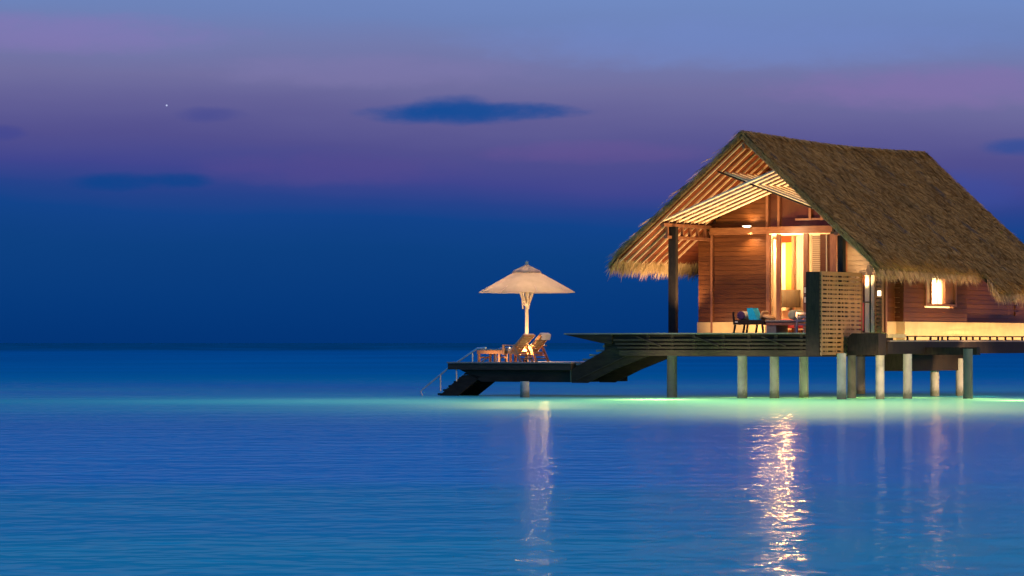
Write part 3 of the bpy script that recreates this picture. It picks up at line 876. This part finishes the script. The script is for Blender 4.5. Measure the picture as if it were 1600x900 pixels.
# ================================================================== PRIVACY SCREEN
scr_g = ga(1281, AF - .03); sa0 = AF - .03
sa1 = ag(1345, scr_g)
screen = thing('privacy_screen', 'tall tan slatted privacy screen with one dark flank, standing at the deck corner', 'screen', (scr_g, sa0, 1.0))
z0, z1 = zat(556, scr_g, sa0), zat(424.5, scr_g, sa0)
MB().box(ga(1260, sa0), scr_g - .002, sa0 - .03, sa0, z0, z1).build('flank_panel', M['black'], screen)
MB().box(ga(1260, sa0), ga(1260, sa0) + .03, sa0 + .003, sa1, z0, z1).build('shade_backing', M['black'], screen)  # near-black backing, so the slat gaps look shaded
sc = MB()
rows = 18; ph = (z1 - z0 - .10) / rows
for r in range(rows + 1):
    zb_ = z0 + .02 + ph * r
    sc.box(scr_g, scr_g + .025, sa0, sa1, zb_, zb_ + ph * (.64 if r < rows else .9))
sp_ = sc
cols = [0, .045, .115, .16, .215, .30, .335, .385, .41, .50, .535, .575, .615, .66, .69, .715, .83, .865, .955, 1]
for r in range(rows):
    zb_ = z0 + .02 + ph * (r + .64)
    rs_ = random.Random(r // 4)
    for c0 in cols[1:-1:1]:
        if rs_.random() < .88:
            ac = sa0 + (sa1 - sa0) * (c0 + rs_.uniform(-.008, .008))
            wd = rs_.choice((.014, .022, .034))
            sp_.box(scr_g + .003, scr_g + .022, ac - wd, ac + wd, zb_ + .001, zb_ + ph * .36 - .001)
for ac in (sa0 + .015, sa1 - .02):
    sp_.box(scr_g + .026, scr_g + .042, ac - .015, ac + .02, z0, z1)
sp_.build('slat_panel', M['lattice'], screen)
light('screen_lamp', deck, (4.9, .2, 1.25), 170, (1, .72, .4), 'SPOT', (scr_g, .3, 2.1), 75, .9, .08)

# ================================================================== LOWER PLATFORM
AP0, AP1 = -.55, 2.3
ZP = zat(566, -5.5, AP0)
pg0, pg1 = ga(699, AP0), ga(893, AP0)
plat = thing('sun_platform', 'low dark timber sunbathing platform standing on one pile', 'platform', ((pg0 + pg1) / 2, .9, 0))
pb_ = MB(); n_ = 24
for i in range(n_):
    a0 = AP0 - .03 + (AP1 - AP0 + .06) * i / n_
    pb_.box(pg0, pg1, a0, a0 + (AP1 - AP0 + .06) / n_ - .007, ZP - .03, ZP)
pb_.build('deck_boards', M['deck'], plat)
hb = zat(578, -5.5, AP0); lb = zat(597, -5.5, AP0)
MB().box(pg0 + .01, pg1 - .01, AP0, AP1, hb, ZP - .034).build('rim', M['darkwood'], plat)
gq0 = ga(718, AP0 + .1)
MB().prism([(gq0, hb - .003), (pg1 - .06, hb - .003), (pg1 - .06, lb), (ga(752, AP0 + .1), lb), (ga(732, AP0 + .1), zat(585, -5.5, AP0))], 'y', AP0 + .1, AP1 - .1).build('underframe', M['fascia'], plat)
MB().box(pg1 - .075, pg1 - .045, AP0 + .06, AP0 + .098, lb, hb - .004).build('edge_batten', M['lattice'], plat)
pile(plat, 820, 621, 596, 7.2, 'concrete')
# stairs from the platform up to the deck
stairs = thing('stairs', 'dark closed-string timber stairs rising from the low platform to the villa deck', 'stairs', (pg1 + .1, AP0, 0))
def strpoly(pts, a):
    return [(ga(u, a), zat(v, -3.8, a)) for u, v in pts]
sp1 = strpoly(((893.5, 577), (956, 541), (1000, 541), (1017, 554), (960, 577), (917, 598.5), (893.5, 598.5)), AP0 + .02)
MB().prism(sp1, 'y', AP0 + .02, AP0 + .08).build('stringer', M['fascia'], stairs)
MB().prism(sp1, 'y', AP0 + 1.3, AP0 + 1.36).build('stringer', M['fascia'], stairs)
mb = MB()
rail_pts = strpoly(((900, 594), (978, 556), (1012, 552)), AP0)
for q0, q1 in zip(rail_pts[:-1], rail_pts[1:]):
    mb.bar((q0[0], AP0 + .005, q0[1]), (q1[0], AP0 + .005, q1[1]), .02, .022)
mb.build('moulding', M['darkwood'], stairs)
nst = 6
for k in range(nst):
    t = (k + .5) / nst
    u = 899 + (962 - 899) * t; v = 571 + (529 - 571) * t
    gs, zs = ga(u, AP0), zat(v, -3.8, AP0)
    MB().box(gs - .13, gs + .13, AP0 + .085, AP0 + 1.29, zs - .05, zs).build('tread', M['deck'], stairs)
# stairs down into the sea with rails
ladder = thing('water_stairs', 'short dark steps with pale metal handrails going down into the sea', 'stairs', (pg0 - .1, .3, 0))
sp2 = strpoly(((686, 621), (712, 621), (752, 589), (734, 586.5), (722, 588)), AP0 + .1)
sp2 = [(g, max(z, -.3)) for g, z in sp2]
dz_ = .25; 
sp2[0] = (sp2[0][0] - .33, sp2[0][1] - dz_); sp2[1] = (sp2[1][0] - .33, sp2[1][1] - dz_)
MB().prism(sp2, 'y', AP0 + .1, AP0 + .16).build('stringer', M['fascia'], ladder)
MB().prism(sp2, 'y', AP0 + 1.0, AP0 + 1.06).build('stringer', M['fascia'], ladder)
for k in range(6):
    t = k / 6
    u = 726 + (676 - 726) * t; v = 583 + (622 - 583) * t
    gs, zs = ga(u, AP0), zat(v, -6.5, AP0)
    MB().box(gs - .12, gs + .12, AP0 + .165, AP0 + .995, zs - .045, zs).build('tread', M['darkwood'], ladder)
for aa in (AP0 + .03, AP0 + 1.1):
    hr = MB()
    pts = [(ga(u, AP0), zat(v, -6.5, AP0)) for u, v in ((656, 612), (664, 605), (700, 575), (744.5, 544.5), (758.5, 543.5))]
    for q0, q1 in zip(pts[:-1], pts[1:]):
        hr.tube((q0[0], aa, q0[1]), (q1[0], aa, q1[1]), .026, None, 8)
    hr.tube((pts[0][0], aa, pts[0][1]), (ga(661, AP0), aa, -.1), .022, None, 8)
    hr.build('handrail', M['steel'], ladder)
    for u, vt, vb in ((687, 586, 612), (712, 568, 596), (737, 552, 566)):
        g = ga(u, AP0); MB().tube((g, aa, zat(vb, -6.5, AP0)), (g, aa, zat(vt, -6.5, AP0)), .022, None, 8).build('rail_post', M['steel'], ladder)

# ================================================================== PARASOL
ug, ua = ga(823, 1.0), 1.0
par = thing('parasol', 'beige canvas parasol with a scalloped vent cap on a pale wooden pole', 'parasol', (ug, ua, ZP))
zr = zat(456.5, ug, ua); ztop = zat(425, ug, ua); zc0 = zat(432, ug, ua); zc1 = zat(415.5, ug, ua); zf = zat(407.5, ug, ua)
R = 1.21
def canopy(rim, prof, n=8, sub=6, flute=0.0, thick=.012):
    mb = MB(); vs = []; m_ = n * sub
    for r, z in prof:
        for i in range(m_):
            t = 2 * PI * (i + .5 * sub) / m_
            ph_ = ((i % sub) / sub - .5) * 2 * PI / n
            rr = r * math.cos(PI / n) / math.cos(ph_) if r > .12 else r
            sag = flute * math.cos(n * t)
            vs.append((ug + rr * math.cos(t), ua + rr * math.sin(t), z + sag))
    fs = []
    for k in range(len(prof) - 1):
        for i in range(m_):
            fs.append((k * m_ + i, k * m_ + (i + 1) % m_, (k + 1) * m_ + (i + 1) % m_, (k + 1) * m_ + i))
    return mb.add(vs, fs, True)
cp = canopy(R, [(.34, zc1 - .20), (.35, ztop - .02), (.66, ztop - .02 - .36 * (ztop - zr - .03)), (.94, ztop - .02 - .686 * (ztop - zr - .03)), (R, zr + .005), (R * 1.003, zr - .015)])
canop = cp.build('canopy', M['canvas'], par)
canopy(.40, [(.025, zc1 + .015), (.12, zc1 - .025), (.26, zc1 - .085), (.365, zc1 - .13), (.38, zc1 - .165)], flute=.014).build('vent_cap', M['canvas'], canop)
MB().lathe([(.028, zc1 + .02), (.05, zc1 + .045), (.03, zc1 + .065), (.045, zc1 + .09), (.05, zc1 + .105), (.02, zf - .02), (.012, zf)], (ug, ua, 0), 12).build('finial', M['polewood'], par)
MB().tube((ug, ua, ZP), (ug, ua, zc1 - .02), .045, .042, 14).build('pole', M['polewood'], par)
hz = zat(474, ug, ua)
MB().lathe([(.055, hz - .06), (.085, hz - .04), (.085, hz + .04), (.055, hz + .06)], (ug, ua, 0), 14).build('hub', M['polewood'], par)
for i in range(8):
    t = 2 * PI * i / 8
    d = Vector((math.cos(t), math.sin(t), 0))
    c0 = Vector((ug, ua, 0))
    MB().bar(c0 + d * .08 + Vector((0, 0, hz + .02)), c0 + d * .34 + Vector((0, 0, ztop - .05)), .024, .03).build('strut', M['polewood'], par)
    MB().bar(c0 + d * .06 + Vector((0, 0, zc1 - .10)), c0 + d * (R - .03) + Vector((0, 0, zr - .005)), .012, .014).build('rib', M['polewood'], par)
# loose tie straps hanging below the hub
for s_ in (-1, 1):
    MB().bar((ug + s_ * .10, ua - .05, hz + .10), (ug + s_ * .085, ua - .05, hz - .14), .02, .03).build('tie_strap', M['polewood'], par)
lagoon_fill(plat, 822, 67, 1.6, 9, 1.2, 130, (1, .88, .5))
lagoon_fill(plat, 700, 72, 8, 6, 2.2, 60, (.5, 1, .8))
lagoon_fill(plat, 600, 71, 12, 7, 2.4, 150, (.12, .7, 1))  # added underwater glow that lifts the turquoise band
light('platform_lamp', plat, (ug + .30, ua - .55, ZP + .07), 700, WARM, 'SPOT', (ug, ua, ZP + 2.2), 110, .8, .2)
light('platform_lamp', plat, (ug + .1, ua + .45, ZP + .5), 110, WARM, 'POINT', radius=.2)
light('lounger_fill', deck, (gL - .3, AF + .3, ZD + .12), 60, WARM, 'SPOT', (ug + .2, ua - .8, ZP + .45), 36, .8, .05)  # unseen spot added to light the backs of the loungers
light('platform_lamp', plat, (ug - .25, AP0 + .04, ZP + .05), 14, (1, .6, .28), 'SPOT', (ug - .2, AP0 + .8, ZP + .45), 150, .9, .04)
MB().lathe([(.05, ZP), (.05, ZP + .05), (.04, ZP + .06)], (ug + .30, ua - .55, 0), 12).build('floor_light', M['metal'], plat)

# ================================================================== LOUNGERS
lg0, la0 = ga(745, -.15), -.15
lounger = thing('deck_lounger', 'front teak lounger with slatted footrest, khaki cushion and raised back', 'lounger', (lg0, la0, ZP), 'teak loungers side by side on the platform')
def L(x, y, z):                      # lounger frame: x from foot to head, y across, z above the boards
    return (lg0 + x, la0 + y, ZP + z)
def lbox(mb, x0, x1, y0, y1, z0_, z1_):
    p, q = L(x0, y0, z0_), L(x1, y1, z1_); return mb.box(p[0], q[0], p[1], q[1], p[2], q[2])
WD = .56
ft = MB()
for y in (0, WD - .04): lbox(ft, 0, .74, y, y + .04, .20, .285)
for i in range(9): lbox(ft, .02 + i * .08, .075 + i * .08, .041, WD - .041, .25, .272)
ft.build('footrest', M['teak'], lounger)
for x in (.02, .62):
    for y in (0.005, WD - .05): lbox(MB(), x, x + .055, y, y + .045, 0, .199).build('leg', M['teak'], lounger)
lbox(MB(), .03, .07, .05, WD - .05, .09, .13).build('stretcher', M['teak'], lounger)
se = MB()
for y in (0.05, WD - .09): se.bar(L(.74, y + .02, .255), L(1.14, y + .02, .21), .04, .07)
for i in range(5): se.bar(L(.78 + i * .075, .09, .265 - i * .008), L(.78 + i * .075, WD - .09, .265 - i * .008), .05, .02)
se.build('seat', M['teak'], lounger)
bk = MB()
for y in (.04, WD - .08): bk.bar(L(.93, y + .02, .22), L(1.335, y + .02, .64), .04, .045)
for i in range(8):
    t = .08 + i * .125; bk.bar(L(.93 + .405 * t, .08, .22 + .42 * t), L(.93 + .405 * t, WD - .08, .22 + .42 * t), .055, .018)
bk.bar(L(1.34, .02, .645), L(1.34, WD - .02, .645), .05, .04)
bk.build('backrest', M['teak'], lounger)
for y in (-.02, WD - .03):
    MB().bar(L(.76, y + .025, .415), L(1.22, y + .025, .40), .055, .022).build('armrest', M['teak'], lounger)
    lbox(MB(), .76, .81, y, y + .05, .17, .402).build('arm_post', M['teak'], lounger)
    MB().bar(L(1.09, y + .025, .395), L(1.28, y + .025, .0), .045, .055).build('rear_leg', M['teak'], lounger)
for z in (.08, .16, .24): MB().bar(L(1.26 - z * .46, 0, z), L(1.26 - z * .46, WD, z), .03, .035).build('rung', M['teak'], lounger)
cu = MB(); cu.rbox(*[c for c in (L(.0, .05, 0)[0], L(.735, 0, 0)[0], L(0, .05, 0)[1], L(0, WD - .05, 0)[1], L(0, 0, .288)[2], L(0, 0, .318)[2])], .012)
cu.build('foot_cushion', M['cushion'], lounger)
cu = MB(); 
prof = [(.74, .288), (.97, .262), (1.36, .665), (1.335, .69), (.945, .305), (.74, .315)]
cu.prism([(L(x, 0, z)[0], L(x, 0, z)[2]) for x, z in prof], 'y', L(0, .05, 0)[1], L(0, WD - .05, 0)[1])
cu.build('back_cushion', M['cushion'], lounger)
lounger2 = dup(lounger, (lg0 + .02, la0 + .70, ZP), 'rear teak lounger with a white towel over its raised back, beside the parasol pole', 'teak loungers side by side on the platform')
lounger2.location = P(lg0 + .02, la0 + .70, ZP)
tow = thing('towel', 'white towel draped over the back of the rear lounger', 'towel', (lg0 + 1.3, la0 + .70 + .3, ZP))
tb = MB(); o_ = (lg0 + .02, la0 + .70)
prof = [(.975, .338), (1.335, .70), (1.38, .67), (1.37, .54), (1.385, .54), (1.40, .68), (1.34, .718), (.965, .347)]
tb.prism([(o_[0] + x, ZP + z) for x, z in prof], 'y', o_[1] + .08, o_[1] + .46)
tb.build('cloth', M['towel'], tow)

# ================================================================== VERANDAH FURNITURE
a_b = 1.2
bench = thing('low_bench', 'low black wooden bench with slim splayed legs on the verandah', 'bench', (ga(1170, a_b), a_b, ZD))
zs1, zs0 = zat(500, 0, a_b), zat(507, 0, a_b)
bg0, bg1 = ga(1145.5, a_b), ga(1194, a_b)
MB().box(bg0, bg1, a_b, a_b + .55, zs0, zs1).build('seat', M['black'], bench)
for u, du in ((1148, -2.5), (1167.5, -2), (1190, 1.5)):
    for ay in (a_b + .03, a_b + .5):
        g = ga(u, a_b); MB().bar((g + du * .017, ay, ZD), (g, ay, zs0 - .002), .035, .04).build('leg', M['black'], bench)
MB().bar((bg0 + .02, a_b + .02, zs0), (bg0 - .01, a_b + .02, zat(487.5, 0, a_b)), .03, .04).build('arm', M['black'], bench)
MB().bar((bg0 + .02, a_b + .52, zs0), (bg0 - .01, a_b + .52, zat(487.5, 0, a_b)), .03, .04).build('arm', M['black'], bench)
MB().box(bg0 + .05, bg0 + .13, a_b - .006, a_b - .001, zs0 + .05, zs0 + .075).build('badge', M['ivory'], bench)
rb = .105
bol = thing('bolster', 'ivory bolster with a dark purple end on the black bench', 'cushion', (bg0 + .17, a_b + .2, zs1))
cz = zs1 + rb + .002; cg = bg0 + .165
MB().lathe([(rb * .9, a_b + .10), (rb, a_b + .13), (rb, a_b + .48), (rb * .9, a_b + .5)], (cg, 0, cz), 20, axis='y').build('roll', M['ivory'], bol)
MB().lathe([(rb * .4, a_b + .055), (rb * .85, a_b + .06), (rb * .98, a_b + .075), (rb * 1.0, a_b + .098)], (cg, 0, cz), 20, axis='y').build('end_cap', M['purple'], bol)
tw = thing('beach_towel', 'bright turquoise towel propped on the bench beside the bolster', 'towel', (ga(1174, a_b), a_b + .2, zs1))
tv = [(ga(1166, a_b), zat(481.5, 0, a_b)), (ga(1175, a_b), zat(481, 0, a_b)), (ga(1182.5, a_b), zs1 + .003), (ga(1169.5, a_b), zs1 + .003)]
MB().prism(tv, 'y', a_b + .02, a_b + .30).build('cloth', M['blue'], tw)
def pillow(c, rx, ry, rz, tilt, name='cover'):
    mb = MB(); vs = []; fs = []; nu, nv = 16, 10
    for j in range(nv + 1):
        ph_ = -PI / 2 + PI * j / nv
        for i in range(nu):
            t = 2 * PI * i / nu
            sx = math.copysign(abs(math.cos(t)) ** .55, math.cos(t)) * math.cos(ph_) ** .6 if abs(ph_) < PI / 2 - 1e-6 else 0
            sy = math.copysign(abs(math.sin(t)) ** .55, math.sin(t)) * math.cos(ph_) ** .6 if abs(ph_) < PI / 2 - 1e-6 else 0
            x, y, z = rx * sx, ry * sy, rz * math.sin(ph_)
            vs.append((c[0] + x * math.cos(tilt) + z * math.sin(tilt), c[1] + y, c[2] - x * math.sin(tilt) + z * math.cos(tilt)))
    for j in range(nv):
        for i in range(nu):
            fs.append((j * nu + i, j * nu + (i + 1) % nu, (j + 1) * nu + (i + 1) % nu, (j + 1) * nu + i))
    return mb.add(vs, fs, True)
t1 = thing('cushion', 'upright tan square cushion leaning on the turquoise towel', 'cushion', (ga(1184, a_b), a_b + .3, zs1))
pillow((ga(1184, a_b), a_b + .33, zs1 + .115), .115, .18, .05, -1.25).build('cover', M['tan'], t1)
t2 = thing('cushion', 'flat tan cushion slumped over the bench end', 'cushion', (ga(1192, a_b), a_b + .3, zs1))
pillow((ga(1192.5, a_b), a_b + .3, zs1 + .065), .13, .18, .05, .32).build('cover', M['tan'], t2)
bed = thing('daybed', 'low daybed with a grey mattress beside the black bench', 'daybed', (ga(1222, a_b), a_b + .3, ZD))
dg0, dg1 = ga(1195, a_b), ga(1244, a_b)
MB().rbox(dg0, dg1, a_b, a_b + .7, zat(503.8, 0, a_b), zs1 - .0, .02).build('mattress', M['greytop'], bed)
MB().box(dg0 + .02, dg1 - .01, a_b + .02, a_b + .68, zat(508, 0, a_b), zat(504, 0, a_b)).build('frame', M['frame'], bed)
MB().box(dg0 + .02, ga(1211, a_b), a_b + .05, a_b + .65, ZD + .001, zat(508.2, 0, a_b)).build('storage_base', M['greytop'], bed)
for ay in (a_b + .03, a_b + .62): MB().box(dg1 - .07, dg1 - .02, ay, ay + .05, ZD + .001, zat(508.2, 0, a_b)).build('leg', M['frame'], bed)
b2 = thing('bolster', 'sage green round bolster on the grey daybed', 'cushion', (ga(1235, a_b), a_b + .3, zs1))
MB().lathe([(.05, a_b + .06), (.10, a_b + .065), (.115, a_b + .09), (.12, a_b + .14), (.12, a_b + .5), (.1, a_b + .53)], (ga(1235, a_b), 0, zs1 + .122), 20, axis='y').build('roll', M['sage'], b2)
ac_ = .75
chair = thing('slat_chair', 'pale wooden slat-back chair half hidden behind the dark screen', 'chair', (ga(1252, ac_), ac_ + .2, ZD))
cg0, cg1 = ga(1243.5, ac_), ga(1266, ac_)
for g in (cg0, cg1 - .04):
    MB().box(g, g + .04, ac_, ac_ + .04, ZD, zat(488, 0, ac_)).build('rear_leg', M['palewood'], chair)
    MB().box(g, g + .04, ac_ + .36, ac_ + .40, ZD, zat(507, 0, ac_)).build('front_leg', M['palewood'], chair)
for v0 in (488.5, 494, 499.5):
    MB().box(cg0 + .042, cg1 - .042, ac_ + .005, ac_ + .03, zat(v0 + 3.2, 0, ac_), zat(v0, 0, ac_)).build('back_slat', M['palewood'], chair)
MB().box(cg0 - .01, cg1 + .01, ac_ + .045, ac_ + .40, zat(508.5, 0, ac_), zat(506, 0, ac_)).build('seat', M['palewood'], chair)
# inside the room
a_s = 3.0
sofa = thing('sofa', 'low red sofa just inside the open doors', 'sofa', (ga(1238, a_s), a_s + .3, ZD))
sg0, sg1 = ga(1217, a_s), ga(1262, a_s)
MB().rbox(sg0, sg1, a_s, a_s + .7, ZD + .12, ZD + .34, .03).build('seat', M['red'], sofa)
MB().rbox(sg0, sg1, a_s + .55, a_s + .75, ZD + .342, zat(486, 0, a_s), .04).build('backrest', M['red'], sofa)
for g in (sg0 + .03, sg1 - .08): 
    for ay in (a_s + .03, a_s + .6): MB().box(g, g + .05, ay, ay + .05, ZD + .013, ZD + .125).build('leg', M['frame'], sofa)
a_l = 3.95
board = thing('sideboard', 'pale low sideboard behind the red sofa carrying the lamp', 'sideboard', (ga(1235, a_l), a_l, ZD))
MB().box(ga(1215, a_l), ga(1258, a_l), a_l - .05, a_l + .2, ZD + .08, zat(485, 0, a_l)).build('cabinet', M['cream'], board)
MB().box(ga(1216, a_l), ga(1257, a_l), a_l - .02, a_l + .18, ZD + .013, ZD + .078).build('base', M['frame'], board)
lamp = thing('table_lamp', 'table lamp with a broad dark brown drum shade on the sideboard', 'lamp', (ga(1234, a_l), a_l + .07, zat(485, 0, a_l)))
lgx = ga(1234, a_l); zl = zat(485, 0, a_l)
MB().lathe([(.08, zl + .001), (.08, zl + .02), (.03, zl + .03), (.05, zl + .06), (.02, zl + .10), (.015, zat(470, 0, a_l))], (lgx, a_l + .07, 0), 14).build('base', M['metal'], lamp)
sh = MB(); rs = .235; sh.lathe([(rs, zat(480, 0, a_l)), (rs, zat(452.5, 0, a_l)), (rs - .006, zat(452.5, 0, a_l)), (rs - .006, zat(480, 0, a_l))], (lgx, a_l + .07, 0), 28)
sh.f = sh.f[:-2]; sh.sm = sh.sm[:-2]
sh.build('lamp_shade', M['shade'], lamp)
for i, v in enumerate((448, 463)):
    pf = thing('picture', ('upper' if i == 0 else 'lower') + ' small pale picture on the post by the door opening', 'picture', (ga(1258, AW), AW, zat(v + 10, 0, AW)))
    aa = AW - .012
    MB().box(ga(1256, aa), ga(1260, aa), aa - .01, aa + .01, zat(v + 11, 0, aa), zat(v, 0, aa)).build('frame', M['black'], pf)
    MB().box(ga(1256.6, aa), ga(1259.4, aa), aa - .014, aa - .011, zat(v + 10, 0, aa), zat(v + 1, 0, aa)).build('print', M['picture'], pf)
# red robe hanging by the screen
rg, ra = ga(1348, 1.9), 1.9
robe = thing('robe', 'red cloth hanging beside the door behind the slatted screen', 'robe', (rg, ra, ZD))
drape(ga(1342, ra), ga(1350, ra), ra, ra, ZD + .05, zat(474, 0, ra), 'y', .02, 2, 20).build('cloth', M['red'], robe)
MB().box(ga(1345, ra), ga(1347, ra), ra - .02, AW - .06, zat(474, 0, ra), zat(472, 0, ra)).build('hook', M['metal'], robe)
# small wall lamps
def wall_lamp(label, g, a, z, mtl):
    t = thing('wall_lamp', label, 'lamp', (g, a, z), 'small wall lamps')
    MB().box(g - .03, g + .03, a - .02, a + .03, z - .04, z + .04).build('back_plate', M['metal'], t)
    MB().lathe([(.06, z - .015), (.11, z + .012), (.11, z + .022), (.05, z + .024)], (g, a - .13, 0), 16).build('dish', mtl, t)
    return t
g = ga(1170, AW - .2); z = zat(354.5, g, AW - .2)
wl = wall_lamp('dish wall lamp glowing on the beam over the boarded gable wall', g, AW - .17, z, M['lens'])
light('sconce_up', wl, (g, AW - .2, z + .06), 28, (1, .72, .38), 'SPOT', (g, AW - .02, z + .8), 130, .8, .03)
light('sconce_down', wl, (g, AW - .22, z - .12), 75, (1, .72, .38), 'SPOT', (g + .1, AW - .0, z - 1.4), 120, .9, .03)
t = thing('wall_lamp', 'square white lamp glowing on the narrow louvre panel near the villa corner', 'lamp', (ga(1373.5, AW - .2), AW - .2, zat(463, 2, AW - .2)), 'small wall lamps')
aa = AW - .22
MB().box(ga(1371, aa), ga(1376, aa), aa, aa + .02, zat(462.5, 2, aa), zat(454.5, 2, aa)).build('glass', M['lenssoft'], t)
MB().box(ga(1371.5, aa), ga(1375.5, aa), aa + .021, aa + .055, zat(461.5, 2, aa), zat(455.5, 2, aa)).build('back_plate', M['metal'], t)
